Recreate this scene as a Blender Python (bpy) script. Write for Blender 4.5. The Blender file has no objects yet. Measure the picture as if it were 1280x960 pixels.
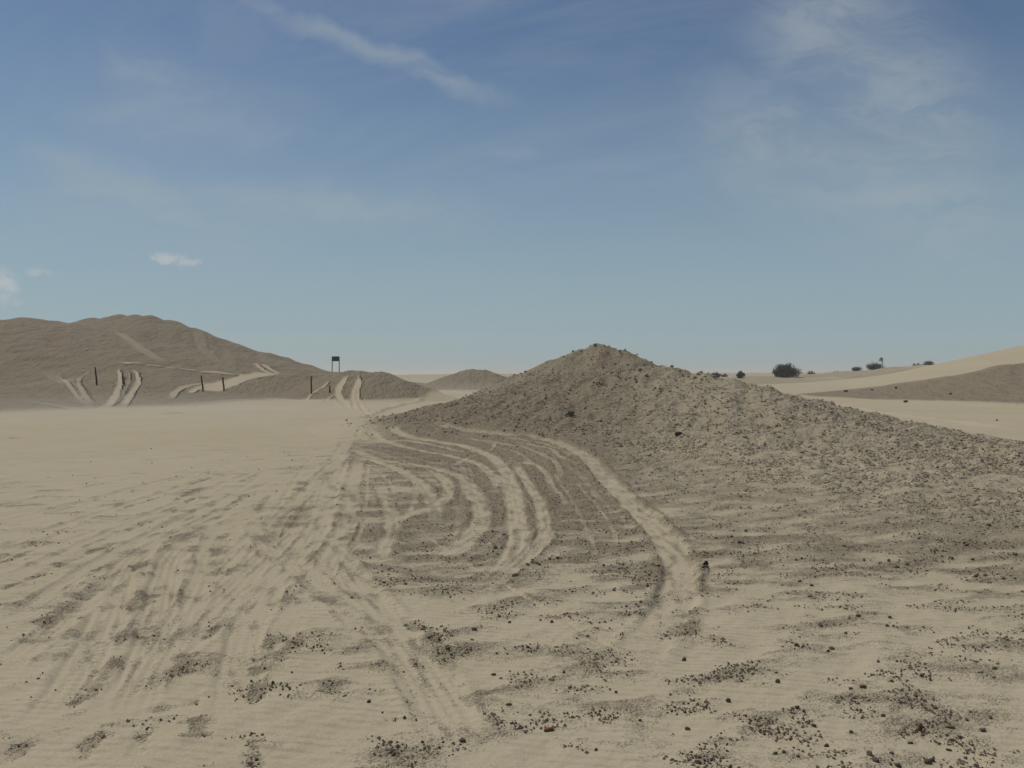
import bpy, math, random
import numpy as np

# ------------------------------------------------------------------ camera
R = math.radians
scene = bpy.context.scene
COL = scene.collection
EYE = 1.6                 # eye height above the sand
FPX = 1108.0              # focal length in photograph pixels (1280 wide)
HOR = 468.0               # horizon row of the photograph
cam_d = bpy.data.cameras.new("camera")
cam = bpy.data.objects.new("camera", cam_d)
COL.objects.link(cam)
cam.location = (0, 0, EYE)
cam.rotation_euler = (R(90), 0, 0)
cam_d.sensor_width = 36.0
cam_d.lens = 36.0 * FPX / 1280.0
cam_d.shift_y = -(480.0 - HOR) / 1280.0
cam_d.clip_start = 0.05
cam_d.clip_end = 30000
scene.camera = cam

# ------------------------------------------------------------------ light
SUN_EL, SUN_AZ = 62.0, -62.0      # azimuth from +Y, negative = to the left
sd = bpy.data.lights.new("sun", 'SUN')
sd.energy = 4.0
sd.angle = R(0.6)
sd.color = (1.0, 0.93, 0.80)
sun = bpy.data.objects.new("sun", sd)
COL.objects.link(sun)
sun.location = (-40, 20, 60)
sun.rotation_euler = (R(90 - SUN_EL), 0, R(180 - SUN_AZ) )
import mathutils
_az, _el = R(SUN_AZ), R(SUN_EL)
_d = mathutils.Vector((math.sin(_az) * math.cos(_el), math.cos(_az) * math.cos(_el), math.sin(_el)))
sun.rotation_euler = _d.to_track_quat('Z', 'Y').to_euler()

vs = scene.view_settings
vs.view_transform = 'Standard'
vs.look = 'None'
vs.gamma = 1.0
vs.use_curve_mapping = False
vs.exposure = -0.6
scene.cycles.use_adaptive_sampling = True
scene.cycles.adaptive_threshold = 0.02
scene.cycles.max_bounces = 4
scene.cycles.diffuse_bounces = 2
scene.cycles.volume_bounces = 1

# ------------------------------------------------------------------ node helpers
class NT:
    """tiny expression builder on a node tree"""
    def __init__(s, tree):
        s.t = tree; s.n = tree.nodes; s.l = tree.links
    def node(s, typ, **kw):
        n = s.n.new(typ)
        for k, v in kw.items():
            setattr(n, k, v)
        return n
    def put(s, sock, v):
        if isinstance(v, bpy.types.NodeSocket):
            s.l.new(v, sock)
        else:
            sock.default_value = v
    def m(s, op, a, b=None, c=None, clamp=False):
        n = s.node('ShaderNodeMath', operation=op, use_clamp=clamp)
        for i, v in enumerate((a, b, c)):
            if v is not None:
                s.put(n.inputs[i], v)
        return n.outputs[0]
    def step(s, x, a, b):
        n = s.node('ShaderNodeMapRange', interpolation_type='SMOOTHSTEP')
        s.put(n.inputs['Value'], x)
        s.put(n.inputs['From Min'], a); s.put(n.inputs['From Max'], b)
        return n.outputs['Result']
    def noise(s, vec, scale, detail=3, rough=0.55, lac=2.0, dist=0.0):
        n = s.node('ShaderNodeTexNoise', noise_dimensions='3D')
        s.put(n.inputs['Vector'], vec)
        n.inputs['Scale'].default_value = scale
        n.inputs['Detail'].default_value = detail
        n.inputs['Roughness'].default_value = rough
        n.inputs['Lacunarity'].default_value = lac
        n.inputs['Distortion'].default_value = dist
        return n.outputs['Fac']
    def mix(s, f, a, b):
        n = s.node('ShaderNodeMix', data_type='RGBA')
        s.put(n.inputs['Factor'], f)
        for k, v in ((6, a), (7, b)):
            s.put(n.inputs[k], (tuple(v) + (1,)) if isinstance(v, tuple) and len(v) == 3 else v)
        return n.outputs[2]
    def xyz(s, x, y, z):
        n = s.node('ShaderNodeCombineXYZ')
        for i, v in enumerate((x, y, z)):
            s.put(n.inputs[i], v)
        return n.outputs[0]

# ------------------------------------------------------------------ sky
world = bpy.data.worlds.new("World")
scene.world = world
world.use_nodes = True
world.cycles.sampling_method = 'MANUAL'
world.cycles.sample_map_resolution = 256
W = NT(world.node_tree)
W.n.clear()
out = W.node('ShaderNodeOutputWorld')
bg = W.node('ShaderNodeBackground')
bg.inputs['Strength'].default_value = 0.095
W.l.new(bg.outputs[0], out.inputs['Surface'])
sky = W.node('ShaderNodeTexSky', sky_type='NISHITA')
sky.sun_disc = False
sky.sun_elevation = R(SUN_EL)
sky.sun_rotation = R(SUN_AZ)
sky.altitude = 0
sky.air_density = 1.0
sky.dust_density = 0.3
sky.ozone_density = 3.0
tc = W.node('ShaderNodeTexCoord')
sep = W.node('ShaderNodeSeparateXYZ')
W.l.new(tc.outputs['Generated'], sep.inputs[0])
dx, dy, dz = sep.outputs
# cirrus sheet: noise on a high flat layer (direction projected on a plane overhead)
zz = W.m('ADD', W.m('MAXIMUM', dz, 0.0), 0.16)
px_, py_ = W.m('DIVIDE', dx, zz), W.m('DIVIDE', dy, zz)
# drawn out along the upper wind
ca, sa = math.cos(R(28)), math.sin(R(28))
qx = W.m('ADD', W.m('MULTIPLY', px_, ca), W.m('MULTIPLY', py_, -sa))
qy = W.m('ADD', W.m('MULTIPLY', px_, sa), W.m('MULTIPLY', py_, ca))
fine = W.noise(W.xyz(W.m('MULTIPLY', qx, 0.55), W.m('MULTIPLY', qy, 1.7), 3.7), 1.5, 5, 0.62, 2.2, 0.5)
broad = W.noise(W.xyz(W.m('MULTIPLY', qx, 0.5), qy, 9.1), 0.62, 3, 0.5, 2.0, 0.3)
sheet = W.m('MULTIPLY', W.step(fine, 0.36, 0.80), W.step(broad, 0.36, 0.68))
# cloud coordinates on the northern half of the sky: tangent azimuth / elevation
ysafe = W.m('MAXIMUM', dy, 0.05)
front = W.step(dy, 0.1, 0.3)
wob = W.noise(tc.outputs['Generated'], 9.0, 3, 0.6)
wob2 = W.noise(tc.outputs['Generated'], 17.0, 3, 0.6)
cx = W.m('ADD', W.m('DIVIDE', dx, ysafe), W.m('MULTIPLY', W.m('SUBTRACT', wob, 0.5), 0.07))
cz = W.m('ADD', W.m('DIVIDE', dz, ysafe), W.m('MULTIPLY', W.m('SUBTRACT', wob2, 0.5), 0.05))
wisps = None
def streak(a, b, width, amp):
    """a long wisp of cirrus between two bearings (tangent coordinates)"""
    global wisps
    (x0, z0), (x1, z1) = a, b
    L = math.hypot(x1 - x0, z1 - z0); ux, uz = (x1 - x0) / L, (z1 - z0) / L
    rx, rz = W.m('SUBTRACT', cx, x0), W.m('SUBTRACT', cz, z0)
    t = W.m('ADD', W.m('MULTIPLY', rx, ux / L), W.m('MULTIPLY', rz, uz / L))
    d = W.m('ABSOLUTE', W.m('ADD', W.m('MULTIPLY', rx, -uz), W.m('MULTIPLY', rz, ux)))
    across = W.step(d, width, 0.0)
    along = W.m('MULTIPLY', W.step(t, -0.1, 0.3), W.step(t, 1.1, 0.65))
    k = W.m('MULTIPLY', W.m('MULTIPLY', across, along), amp)
    wisps = k if wisps is None else W.m('MAXIMUM', wisps, k)
def P(u, v):
    return ((u - 640) / FPX, (HOR - v) / FPX)
streak(P(250, -20), P(660, 140), 0.026, 0.34)
streak(P(20, 195), P(320, 295), 0.060, 0.42)
streak(P(180, 250), P(640, 268), 0.050, 0.40)
streak(P(100, 60), P(330, 170), 0.08, 0.26)
streak(P(0, 230), P(400, 330), 0.09, 0.28)
streak(P(290, 235), P(520, 247), 0.016, 0.22)
streak(P(570, 188), P(690, 196), 0.012, 0.20)
streak(P(840, 130), P(1330, 330), 0.130, 0.46)
streak(P(940, -60), P(1260, 280), 0.150, 0.46)
streak(P(1000, 240), P(1500, 300), 0.12, 0.30)
streak(P(800, 200), P(920, 285), 0.014, 0.14)
streak(P(60, 140), P(420, 150), 0.070, 0.26)
streak(P(-40, 285), P(200, 318), 0.010, 0.16)
streak(P(220, 390), P(460, 412), 0.018, 0.18)
streak(P(200, 350), P(700, 345), 0.030, 0.14)
texf = W.noise(W.xyz(W.m('MULTIPLY', cx, 1.0), W.m('MULTIPLY', cz, 3.2), 1.3), 7.0, 4, 0.62, 2.2, 0.6)
wisps = W.m('MULTIPLY', wisps, W.m('ADD', 0.45, W.m('MULTIPLY', W.step(texf, 0.3, 0.72), 0.75)))
wisps = W.m('MULTIPLY', W.m('MULTIPLY', wisps, front), 1.3)
cirrus = W.m('MAXIMUM', W.m('MULTIPLY', sheet, 0.34), wisps)
# small fair-weather cumulus low in the sky
puffn = W.noise(tc.outputs['Generated'], 55.0, 5, 0.68)
puffs = None
def puff(u, v, w, h, amp):
    global puffs
    x0, z0 = P(u, v)
    ex = W.m('DIVIDE', W.m('SUBTRACT', W.m('DIVIDE', dx, ysafe), x0), w / FPX)
    ez = W.m('DIVIDE', W.m('SUBTRACT', W.m('DIVIDE', dz, ysafe), z0), h / FPX)
    r = W.m('SQRT', W.m('ADD', W.m('MULTIPLY', ex, ex), W.m('MULTIPLY', ez, ez)))
    k = W.m('SUBTRACT', W.m('ADD', W.m('MULTIPLY', W.m('SUBTRACT', puffn, 0.5), 1.7), 0.62), W.m('MULTIPLY', r, 0.5))
    k = W.m('MULTIPLY', W.step(k, 0.10, 0.62), amp)
    puffs = k if puffs is None else W.m('MAXIMUM', puffs, k)
puff(212, 322, 26, 10, 0.62)
puff(238, 328, 24, 7, 0.55)
puff(50, 340, 26, 7, 0.35)
puff(4, 354, 30, 18, 0.60)
puff(2, 372, 22, 16, 0.50)
puff(-60, 362, 60, 26, 0.60)
puff(20, 380, 16, 6, 0.25)
puff(1420, 350, 60, 14, 0.5)
puffs = W.m('MULTIPLY', puffs, front)
# thin high veil towards the horizon
veil = W.m('MULTIPLY', W.step(dz, 0.40, 0.0), 0.72)
cloudcol = (5.5, 6.25, 6.8)
hs = W.node('ShaderNodeHueSaturation')
hs.inputs['Saturation'].default_value = 1.04
W.l.new(sky.outputs[0], hs.inputs['Color'])
skycol = hs.outputs[0]
c1 = W.mix(cirrus, skycol, cloudcol)
c1 = W.mix(veil, c1, (4.5, 6.25, 7.15))
c2 = W.mix(puffs, c1, (8.2, 8.3, 8.4))
W.l.new(c2, bg.inputs['Color'])

# ------------------------------------------------------------------ noise in numpy
_rng = np.random.default_rng(11)
_perm = np.concatenate([_rng.permutation(256)] * 3).astype(np.int32)
_ang = _rng.random(256) * 2 * np.pi
_gx, _gy = np.cos(_ang).astype(np.float32), np.sin(_ang).astype(np.float32)
def pn(x, y, seed=0):
    """gradient noise, about -0.7..0.7"""
    xf, yf = np.floor(x), np.floor(y)
    fx, fy = (x - xf).astype(np.float32), (y - yf).astype(np.float32)
    xi = (xf.astype(np.int64) + seed * 37) & 255
    yi = (yf.astype(np.int64) + seed * 91) & 255
    xj, yj = (xi + 1) & 255, (yi + 1) & 255
    ux, uy = fx * fx * fx * (fx * (fx * 6 - 15) + 10), fy * fy * fy * (fy * (fy * 6 - 15) + 10)
    pa, pb = _perm[xi], _perm[xj]
    def g(h, a, b):
        return _gx[h] * a + _gy[h] * b
    n00 = g(_perm[pa + yi], fx, fy); n10 = g(_perm[pb + yi], fx - 1, fy)
    n01 = g(_perm[pa + yj], fx, fy - 1); n11 = g(_perm[pb + yj], fx - 1, fy - 1)
    a = n00 + ux * (n10 - n00); b = n01 + ux * (n11 - n01)
    return a + uy * (b - a)
def fbm(x, y, wl, octs, seed, cell=None, gain=0.5):
    """fractal noise of first wavelength wl (m); octaves finer than the mesh cell fade out"""
    r = np.zeros_like(x, dtype=np.float32); a = 1.0
    for o in range(octs):
        k = 1.0
        if cell is not None:
            k = np.clip(wl / cell / 2.0 - 0.8, 0, 1)
            if not np.any(k > 0):
                break
        r += a * k * pn(x / wl, y / wl, seed + o)
        a *= gain; wl *= 0.5
    return r
def sstep(x, a, b):
    t = np.clip((x - a) / (b - a), 0, 1)
    return t * t * (3 - 2 * t)

# ------------------------------------------------------------------ hills: ridge lines in world metres
def gp(u, v, Y):
    """world point on the bearing (u, v) of the survey photograph at distance Y"""
    return ((u - 640) / FPX * Y, Y, EYE - (v - HOR) / FPX * Y)
class Hill:
    def __init__(s, name, pts, p=1.2, back=1.0, front=1.0, top=0.018, grav=0.9, step=0.6):
        """pts: (u, v, Y, foot radius)"""
        s.name, s.p, s.back, s.front, s.top, s.grav = name, p, back, front, top, grav
        q = [gp(*a[:3]) + (a[3],) for a in pts]
        o = []
        for a, b in zip(q, q[1:]):
            n = max(1, int(math.dist(a[:2], b[:2]) / (step * 0.11 * min(a[3], b[3])) ) )
            for i in range(n):
                t = i / n
                o.append([a[j] + (b[j] - a[j]) * t for j in range(4)])
        o.append(list(q[-1]))
        s.q = np.array(o, dtype=np.float32)
    def height(s, x, y):
        h = np.zeros_like(x, dtype=np.float32)
        wmax = s.q[:, 3].max() * max(1.0, s.back, s.front)
        sel = np.nonzero((x > s.q[:, 0].min() - wmax) & (x < s.q[:, 0].max() + wmax) &
                         (y > s.q[:, 1].min() - wmax) & (y < s.q[:, 1].max() + wmax))[0]
        if sel.size == 0:
            return h
        X, Y = x[sel], y[sel]
        acc = np.zeros_like(X); K = 9.0
        best = np.zeros_like(X)
        for (a, b, z, w) in s.q:
            if z <= 0.01:
                continue
            ddy = Y - b
            ddy = np.where(ddy > 0, ddy / s.back, ddy / s.front)
            d = np.sqrt((X - a) ** 2 + ddy ** 2 + (s.top * w) ** 2) / w - s.top
            t = np.clip(1 - d, 0, 1)
            best = np.maximum(best, z * t ** s.p)
        h[sel] = best
        return h
HILLS = [
    Hill('mound', [(470, 533, 33, 2.5), (500, 527, 32, 3), (540, 516, 30.5, 4), (590, 501, 28.5, 5), (640, 486, 26.5, 5.8), (690, 469, 24.6, 6.2),
                   (745, 467, 24.0, 6.4), (800, 459, 23.8, 6.6), (830, 456, 23.6, 6.6), (880, 468, 22.4, 6.6),
                   (940, 485, 20.3, 6.6), (1000, 510, 18.0, 6.6), (1050, 530, 16.3, 6.6), (1100, 545, 15, 6.6),
                   (1180, 553, 13.8, 6.5), (1280, 560, 12.8, 6.5), (1420, 577, 11.5, 6), (1650, 610, 10, 6)],
         p=1.35, back=0.55, grav=0.80),
    Hill('mound', [(655, 478, 29, 4.5), (700, 449, 29.3, 5.2), (728, 434, 29.6, 5.6), (745, 430, 29.6, 5.8), (762, 433, 29.6, 5.8),
                   (792, 449, 29.2, 5.2), (825, 470, 28.6, 4)], p=1.1, grav=0.50),
    Hill('hill', [(-420, 420, 95, 40), (-250, 404, 98, 44), (-100, 402, 100, 46), (0, 398, 100, 46), (35, 397, 104, 48), (70, 402, 108, 48),
                  (108, 410, 114, 40), (140, 430, 118, 30)], p=1.25, front=1.1, grav=0.93),
    Hill('hill', [(90, 416, 126, 24), (106, 404, 126, 26), (120, 396.5, 126, 28), (150, 392.5, 126, 29), (190, 393, 126, 29), (210, 397.5, 127, 28), (240, 409, 128, 26), (270, 420.5, 129, 23), (292, 429, 130, 21),
                  (312, 438, 130, 18), (335, 439.5, 126, 16), (352, 449, 123, 13), (372, 461, 120, 10), (395, 475, 118, 7)], p=1.25, front=1.9, grav=0.93),
    Hill('hill', [(90, 470, 80, 18), (130, 458, 86, 26), (160, 455.5, 86, 30), (200, 458, 89, 26), (260, 463.5, 93, 15), (320, 469, 104, 9), (350, 473, 110, 6)],
         p=1.35, front=1.25, grav=0.9),
    Hill('hill', [(-300, 476, 43, 13), (-60, 486, 41, 11), (0, 496, 40, 9.5), (50, 504, 39.5, 7.5), (112, 513, 39, 4)], p=1.2, grav=0.97),
    Hill('hill', [(168, 457, 84, 20), (150, 470, 64, 16), (130, 485, 50, 12), (118, 499, 42, 7)], p=1.2, grav=0.9),
    Hill('hill', [(235, 461.5, 90, 14), (222, 475, 68, 12), (200, 488, 55, 9), (185, 500, 48, 6)], p=1.2, grav=0.9),
    Hill('low_mound', [(292, 489, 58, 3), (312, 477, 60, 3.8), (335, 471.5, 62, 4.4), (380, 467, 64, 4.8), (408, 468.5, 65, 4.8), (422, 465, 62, 5),
                       (436, 462, 61, 5), (456, 463.5, 60, 5), (476, 463.5, 59.5, 4.8), (495, 470, 58.5, 4.2), (513, 483, 57.5, 3), (530, 496, 56.5, 1.8)],
         p=1.1, front=2.1, back=1.6, grav=0.95),
    Hill('far_mound', [(548, 480, 88, 4), (563, 471, 88, 5), (579, 462.5, 88, 5.6), (592, 460, 88, 5.8), (606, 461, 88, 5.8), (622, 467.5, 88, 5.4), (640, 478, 88, 4.4), (652, 484, 88, 3)],
         p=1.1, front=1.5, grav=0.78),
    Hill('far_mound', [(500, 479, 170, 40), (540, 477, 175, 60), (600, 474, 180, 60), (680, 470, 180, 60)], p=1.2, grav=0.1),
    Hill('bank', [(960, 497, 64, 5), (1010, 493.5, 66, 6), (1060, 490, 66, 7.5), (1110, 486, 64, 9), (1160, 477, 62, 11), (1220, 466, 60, 12.5), (1280, 455, 58, 13.5),
                  (1400, 440, 56, 15), (1600, 430, 54, 16)], p=1.2, back=0.8, front=1.6, grav=0.78),
    Hill('dune', [(900, 486, 94, 8), (940, 483, 96, 10), (1000, 480, 100, 12), (1060, 475, 102, 13), (1120, 468, 102, 14), (1170, 460, 100, 16), (1230, 446, 96, 18),
                  (1280, 432, 93, 21), (1400, 412, 90, 24), (1600, 400, 86, 26)], p=1.12, front=1.6, grav=0.03),
    Hill('far_rise', [(860, 474, 150, 50), (930, 471.5, 155, 52), (990, 470, 155, 52), (1060, 469, 160, 52), (1100, 466, 165, 45),
                      (1120, 461, 165, 40), (1150, 457, 165, 40), (1190, 455, 165, 42), (1240, 456, 165, 42), (1350, 458, 165, 42)], p=1.2, grav=0.55),
    Hill('far_rise', [(600, 467, 420, 150), (860, 466, 420, 150), (1000, 465.5, 420, 150), (1300, 464, 420, 150)], p=1.2, grav=0.4),
]
OWNER = {'mound': 1, 'hill': 2, 'low_mound': 3, 'far_mound': 4, 'bank': 5, 'dune': 6, 'far_rise': 7}

def base_height(x, y):
    """hills plus broad undulation -> height, owner, gravel share on hills, hill weight"""
    z = np.zeros_like(x, dtype=np.float32)
    own = np.zeros(x.shape, dtype=np.int8)
    gr = np.zeros_like(z)
    for hl in HILLS:
        h = hl.height(x, y)
        m = h > z
        z = np.where(m, h, z)
        own = np.where(m & (h > 0.10), OWNER[hl.name], own)
        gr = np.where(m, hl.grav, gr)
    r = np.sqrt(x * x + y * y)
    und = fbm(x, y, 9.0, 3, 40) * 0.10 * sstep(r, 3, 12)
    und += fbm(x, y, 60.0, 2, 50) * 0.5 * sstep(r, 60, 160)
    und += fbm(x, y, 420.0, 2, 55) * 2.0 * sstep(r, 400, 1500)
    return z + und * np.exp(-z * 1.2), own, gr, z

def drop(u, v, n=6000):
    """where the bearing (u, v) meets the terrain"""
    t = np.geomspace(2.5, 600, n).astype(np.float32)
    x = (u - 640) / FPX * t; zr = EYE - (v - HOR) / FPX * t
    z = base_height(x, t)[0]
    k = np.nonzero(z >= zr)[0]
    i = k[0] if k.size else n - 1
    return float(x[i]), float(t[i])

# ------------------------------------------------------------------ wheel tracks and bare gravel streaks
def spline(pts, n=8):
    p = [np.array(a, float) for a in pts]
    p = [2 * p[0] - p[1]] + p + [2 * p[-1] - p[-2]]
    o = []
    for i in range(1, len(p) - 2):
        for k in range(n):
            t = k / n
            a, b, c, d = p[i - 1:i + 3]
            o.append(0.5 * ((2 * b) + (-a + c) * t + (2 * a - 5 * b + 4 * c - d) * t * t + (-a + 3 * b - 3 * c + d) * t ** 3))
    o.append(p[-2])
    return np.array(o)
# (half width m, depth m, berm m, tread strength, sand cover, pixel path)
TRACKS = [
    (.19, .040, .014, .3, .80, [(528, 522), (556, 531), (600, 539), (640, 543), (668, 545), (692, 552), (720, 563), (737, 574), (752, 592), (772, 613), (793, 635), (818, 657), (836, 680), (846, 706), (847, 736), (836, 768), (808, 806), (768, 848), (735, 880)]),
    (.17, .035, .015, .8, .90, [(487, 529), (494, 538), (512, 546), (540, 551), (566, 555), (594, 562), (616, 572), (632, 590), (640, 612), (645, 640), (648, 668), (640, 698), (614, 726), (578, 750), (530, 778)]),
    (.11, .022, .012, .5, .85, [(640, 575), (660, 604), (672, 625), (679, 648), (680, 670), (664, 692), (636, 716), (600, 744)]),
    (.13, .025, .012, .2, .85, [(462, 537), (474, 548), (500, 557), (532, 564), (562, 570), (590, 577), (610, 588), (622, 604), (628, 622)]),
    (.10, .020, .010, .2, .80, [(455, 533), (448, 545), (470, 552), (500, 551), (540, 556), (570, 563), (600, 566)]),
    (.16, .022, .010, .5, .80, [(436, 558), (462, 571), (492, 578), (530, 583), (560, 590), (582, 602), (596, 620), (602, 640), (598, 658), (578, 678), (548, 700), (500, 726)]),
    (.13, .020, .010, .6, .85, [(440, 568), (480, 580), (506, 592), (526, 606), (538, 622), (545, 640), (540, 660)]),
    (.11, .018, .010, .5, .80, [(540, 588), (556, 600), (561, 613), (552, 628), (524, 640), (496, 648), (466, 656)]),
    (.11, .018, .008, .9, .70, [(472, 606), (482, 622), (489, 640), (490, 660), (480, 684), (462, 712)]),
    (.08, .015, .008, .0, .75, [(640, 576), (662, 579), (678, 586), (686, 596), (688, 608)]),
    (.07, .012, .008, .0, .75, [(650, 552), (685, 560), (705, 573), (735, 583)]),
    (.07, .012, .006, .0, .70, [(565, 583), (580, 575), (598, 567)]),
    (.06, .012, .006, .0, .70, [(610, 565), (617, 558), (621, 552)]),
    (.09, .012, .006, .0, .70, [(560, 548), (590, 549), (620, 553), (650, 558), (690, 575), (700, 590), (690, 605)]),
    (.08, .012, .008, .2, .60, [(688, 655), (722, 650), (770, 652), (800, 650)]),
    # the left fan
    (.18, .022, .010, .5, .85, [(436, 548), (420, 575), (404, 606), (386, 640), (362, 672), (322, 714), (270, 766), (200, 830), (120, 898), (20, 975)]),
    (.20, .022, .012, .7, .85, [(400, 660), (416, 692), (446, 735), (486, 788), (528, 848), (566, 910), (600, 975)]),
    (.15, .020, .008, .4, .80, [(425, 580), (408, 630), (385, 680), (345, 728), (312, 780), (297, 850), (290, 975)]),
    (.15, .020, .010, 1., .80, [(285, 640), (246, 660), (222, 676), (236, 688), (240, 705)]),
    (.15, .022, .010, 1., .75, [(330, 640), (272, 664), (222, 690), (206, 725), (197, 770), (180, 830), (150, 900)]),
    (.15, .022, .010, 1., .75, [(300, 620), (236, 654), (186, 684), (155, 712), (140, 750), (120, 800), (80, 870), (20, 940)]),
    (.12, .018, .010, .5, .75, [(350, 600), (250, 640), (150, 690), (60, 745), (-20, 800)]),
    (.12, .018, .010, .4, .75, [(330, 588), (200, 640), (90, 688), (-20, 740)]),
    (.12, .016, .010, .4, .75, [(310, 586), (190, 622), (80, 658), (-20, 695)]),
    (.12, .016, .010, .3, .70, [(280, 584), (150, 616), (-20, 660)]),
    (.12, .020, .010, .9, .50, [(140, 722), (100, 758), (50, 800), (-10, 850)]),
    (.12, .016, .008, .4, .70, [(440, 560), (396, 600), (350, 650), (325, 690), (300, 740)]),
    (.11, .014, .008, 1., .60, [(316, 660), (330, 680), (345, 700)]),
    (.12, .014, .008, .8, .60, [(275, 650), (262, 690), (250, 730), (225, 780), (185, 850), (150, 930)]),
    (.12, .014, .008, .5, .60, [(450, 570), (440, 610), (432, 660), (400, 720), (360, 780), (330, 850)]),
    (.12, .014, .008, .8, .60, [(360, 700), (392, 725), (430, 760), (455, 790)]),
]
# tracks far off, worn into the hills (wider, car tracks)
FAR_TRACKS = [
    (.6, .02, .0, 0, .8, [(112, 516), (128, 512), (144, 494), (151, 476), (149, 462), (158, 455)]),
    (.6, .02, .0, 0, .8, [(150, 512), (163, 494), (173, 478), (170, 464), (160, 456)]),
    (.4, .02, .0, 0, .4, [(135, 512), (155, 490), (162, 474), (160, 460)]),
    (.5, .02, .0, 0, .45, [(124, 511), (104, 490), (99, 474), (112, 464), (140, 459)]),
    (.5, .02, .0, 0, .45, [(118, 512), (94, 492), (80, 474), (70, 460)]),
    (1.3, .02, .0, 0, .85, [(150, 456), (165, 453.5), (200, 457), (240, 462), (280, 466.5), (320, 469)]),
    (2.6, .05, .03, 0, 1.0, [(262, 490), (292, 476), (325, 468), (362, 467)]),
    (1.0, .02, .0, 0, .8, [(318, 452), (328, 461), (340, 467)]),
    (1.0, .02, .0, 0, .8, [(326, 453), (340, 462), (352, 468)]),
    (.7, .02, .0, 0, .7, [(214, 500), (222, 488), (240, 481), (270, 478)]),
    (.7, .02, .0, 0, .8, [(236, 492), (250, 484), (275, 478)]),
    # over the low mound
    (.7, .10, .05, 0, .95, [(440, 512), (428, 503), (423, 492), (425, 482), (430, 474), (434, 468), (428, 466)]),
    (.40, .10, .05, 0, 1.0, [(444, 512), (441, 500), (442, 488), (447, 476), (450, 466)]),
    (.40, .08, .05, 0, 1.0, [(455, 514), (448, 500), (447, 488), (450, 478), (446, 466)]),
    (.40, .06, .03, 0, .9, [(380, 502), (390, 492), (405, 482), (412, 474)]),
    (.30, .05, .03, 0, .8, [(398, 505), (412, 497), (424, 490)]),
    (.30, .05, .03, 0, .8, [(463, 521), (455, 514), (450, 508)]),
    (2.4, .05, .03, 0, 1.0, [(445, 530), (480, 520), (520, 508), (550, 499), (590, 492)]),
    (1.6, .05, .03, 0, 1.0, [(460, 526), (500, 512), (540, 502), (570, 496)]),
    # pale stripes down the big hill
    (2.2, .0, .0, 0, .38, [(148, 414), (170, 430), (195, 446), (215, 456)]),
    (2.2, .0, .0, 0, .22, [(215, 398), (250, 418), (290, 442), (312, 462)]),
    (1.5, .0, .0, 0, .3, [(60, 460), (85, 478), (110, 502)]),
    (.8, .0, .0, 0, .4, [(20, 500), (60, 505), (105, 512)]),
    # road on the right beyond the bank
    (1.6, .06, .03, 0, .9, [(1020, 503), (1090, 516), (1160, 525), (1230, 535), (1320, 540)]),
]
# bare dark gravel where the drift has been scraped off: (half width, path)
BARE = [
    (.05, [(215, 602), (242, 594)]), (.06, [(150, 638), (200, 621)]), (.05, [(236, 606), (266, 597)]), (.07, [(215, 627), (256, 609)]),
    (.06, [(200, 643), (258, 616)]), (.09, [(145, 668), (190, 650)]), (.07, [(100, 685), (148, 667)]), (.06, [(65, 714), (100, 697), (145, 680)]),
    (.05, [(0, 740), (65, 714)]), (.06, [(0, 705), (47, 687)]), (.05, [(105, 722), (165, 690)]), (.11, [(30, 812), (80, 766), (134, 722)]),
    (.10, [(275, 642), (290, 632), (309, 616)]), (.16, [(220, 678), (240, 666)]), (.10, [(245, 664), (256, 656)]), (.09, [(268, 697), (276, 682), (280, 668)]),
    (.09, [(264, 732), (275, 700)]), (.11, [(163, 766), (190, 740)]), (.16, [(150, 802), (180, 780)]), (.10, [(112, 866), (145, 832)]),
    (.07, [(95, 884), (120, 858)]), (.08, [(-5, 958), (42, 928)]), (.07, [(95, 952), (132, 912)]), (.05, [(168, 950), (185, 915)]), (.09, [(224, 848), (240, 815)]),
    (.06, [(256, 800), (282, 774)]), (.07, [(185, 892), (220, 882), (256, 878)]), (.07, [(240, 930), (256, 893)]), (.07, [(316, 975), (319, 925)]), (.06, [(322, 880), (320, 850)]),
    (.08, [(320, 846), (352, 790)]), (.07, [(300, 605), (329, 588)]), (.07, [(320, 645), (336, 618)]), (.20, [(356, 662), (368, 646), (382, 628)]), (.10, [(372, 614), (381, 604)]),
    (.14, [(327, 668), (338, 680)]), (.09, [(436, 614), (450, 630)]), (.10, [(490, 618), (500, 640)]), (.12, [(462, 640), (478, 648)]), (.32, [(534, 650), (556, 676)]),
    (.10, [(470, 720), (496, 746)]), (.09, [(388, 734), (422, 758)]), (.08, [(425, 676), (452, 664)]), (.12, [(415, 622), (422, 620)]), (.10, [(208, 702), (216, 694)]),
    (.08, [(170, 714), (176, 700)]), (.07, [(262, 735), (300, 705)]), (.09, [(345, 830), (370, 800)]), (.10, [(505, 770), (530, 790)]), (.07, [(470, 780), (482, 800)]),
    (.07, [(540, 795), (552, 820), (575, 850)]), (.10, [(395, 870), (440, 850)]), (.14, [(800, 740), (825, 700)]), (.09, [(856, 800), (870, 760)]), (.08, [(240, 690), (248, 680)]),
    (.5, [(205, 518), (224, 515)]), (.2, [(24, 547), (10, 548)]), (.10, [(400, 600), (412, 590)]), (.09, [(430, 640), (445, 655)]),
]
def lay(seq, n):
    o = []
    for it in seq:
        pts = [drop(u, v) for (u, v) in it[-1]]
        q = spline(pts, n)
        o.append((it, q))
    return o
TR = lay(TRACKS, 6) + lay(FAR_TRACKS, 5)
_tr = np.random.default_rng(21)
OLD = []
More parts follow.
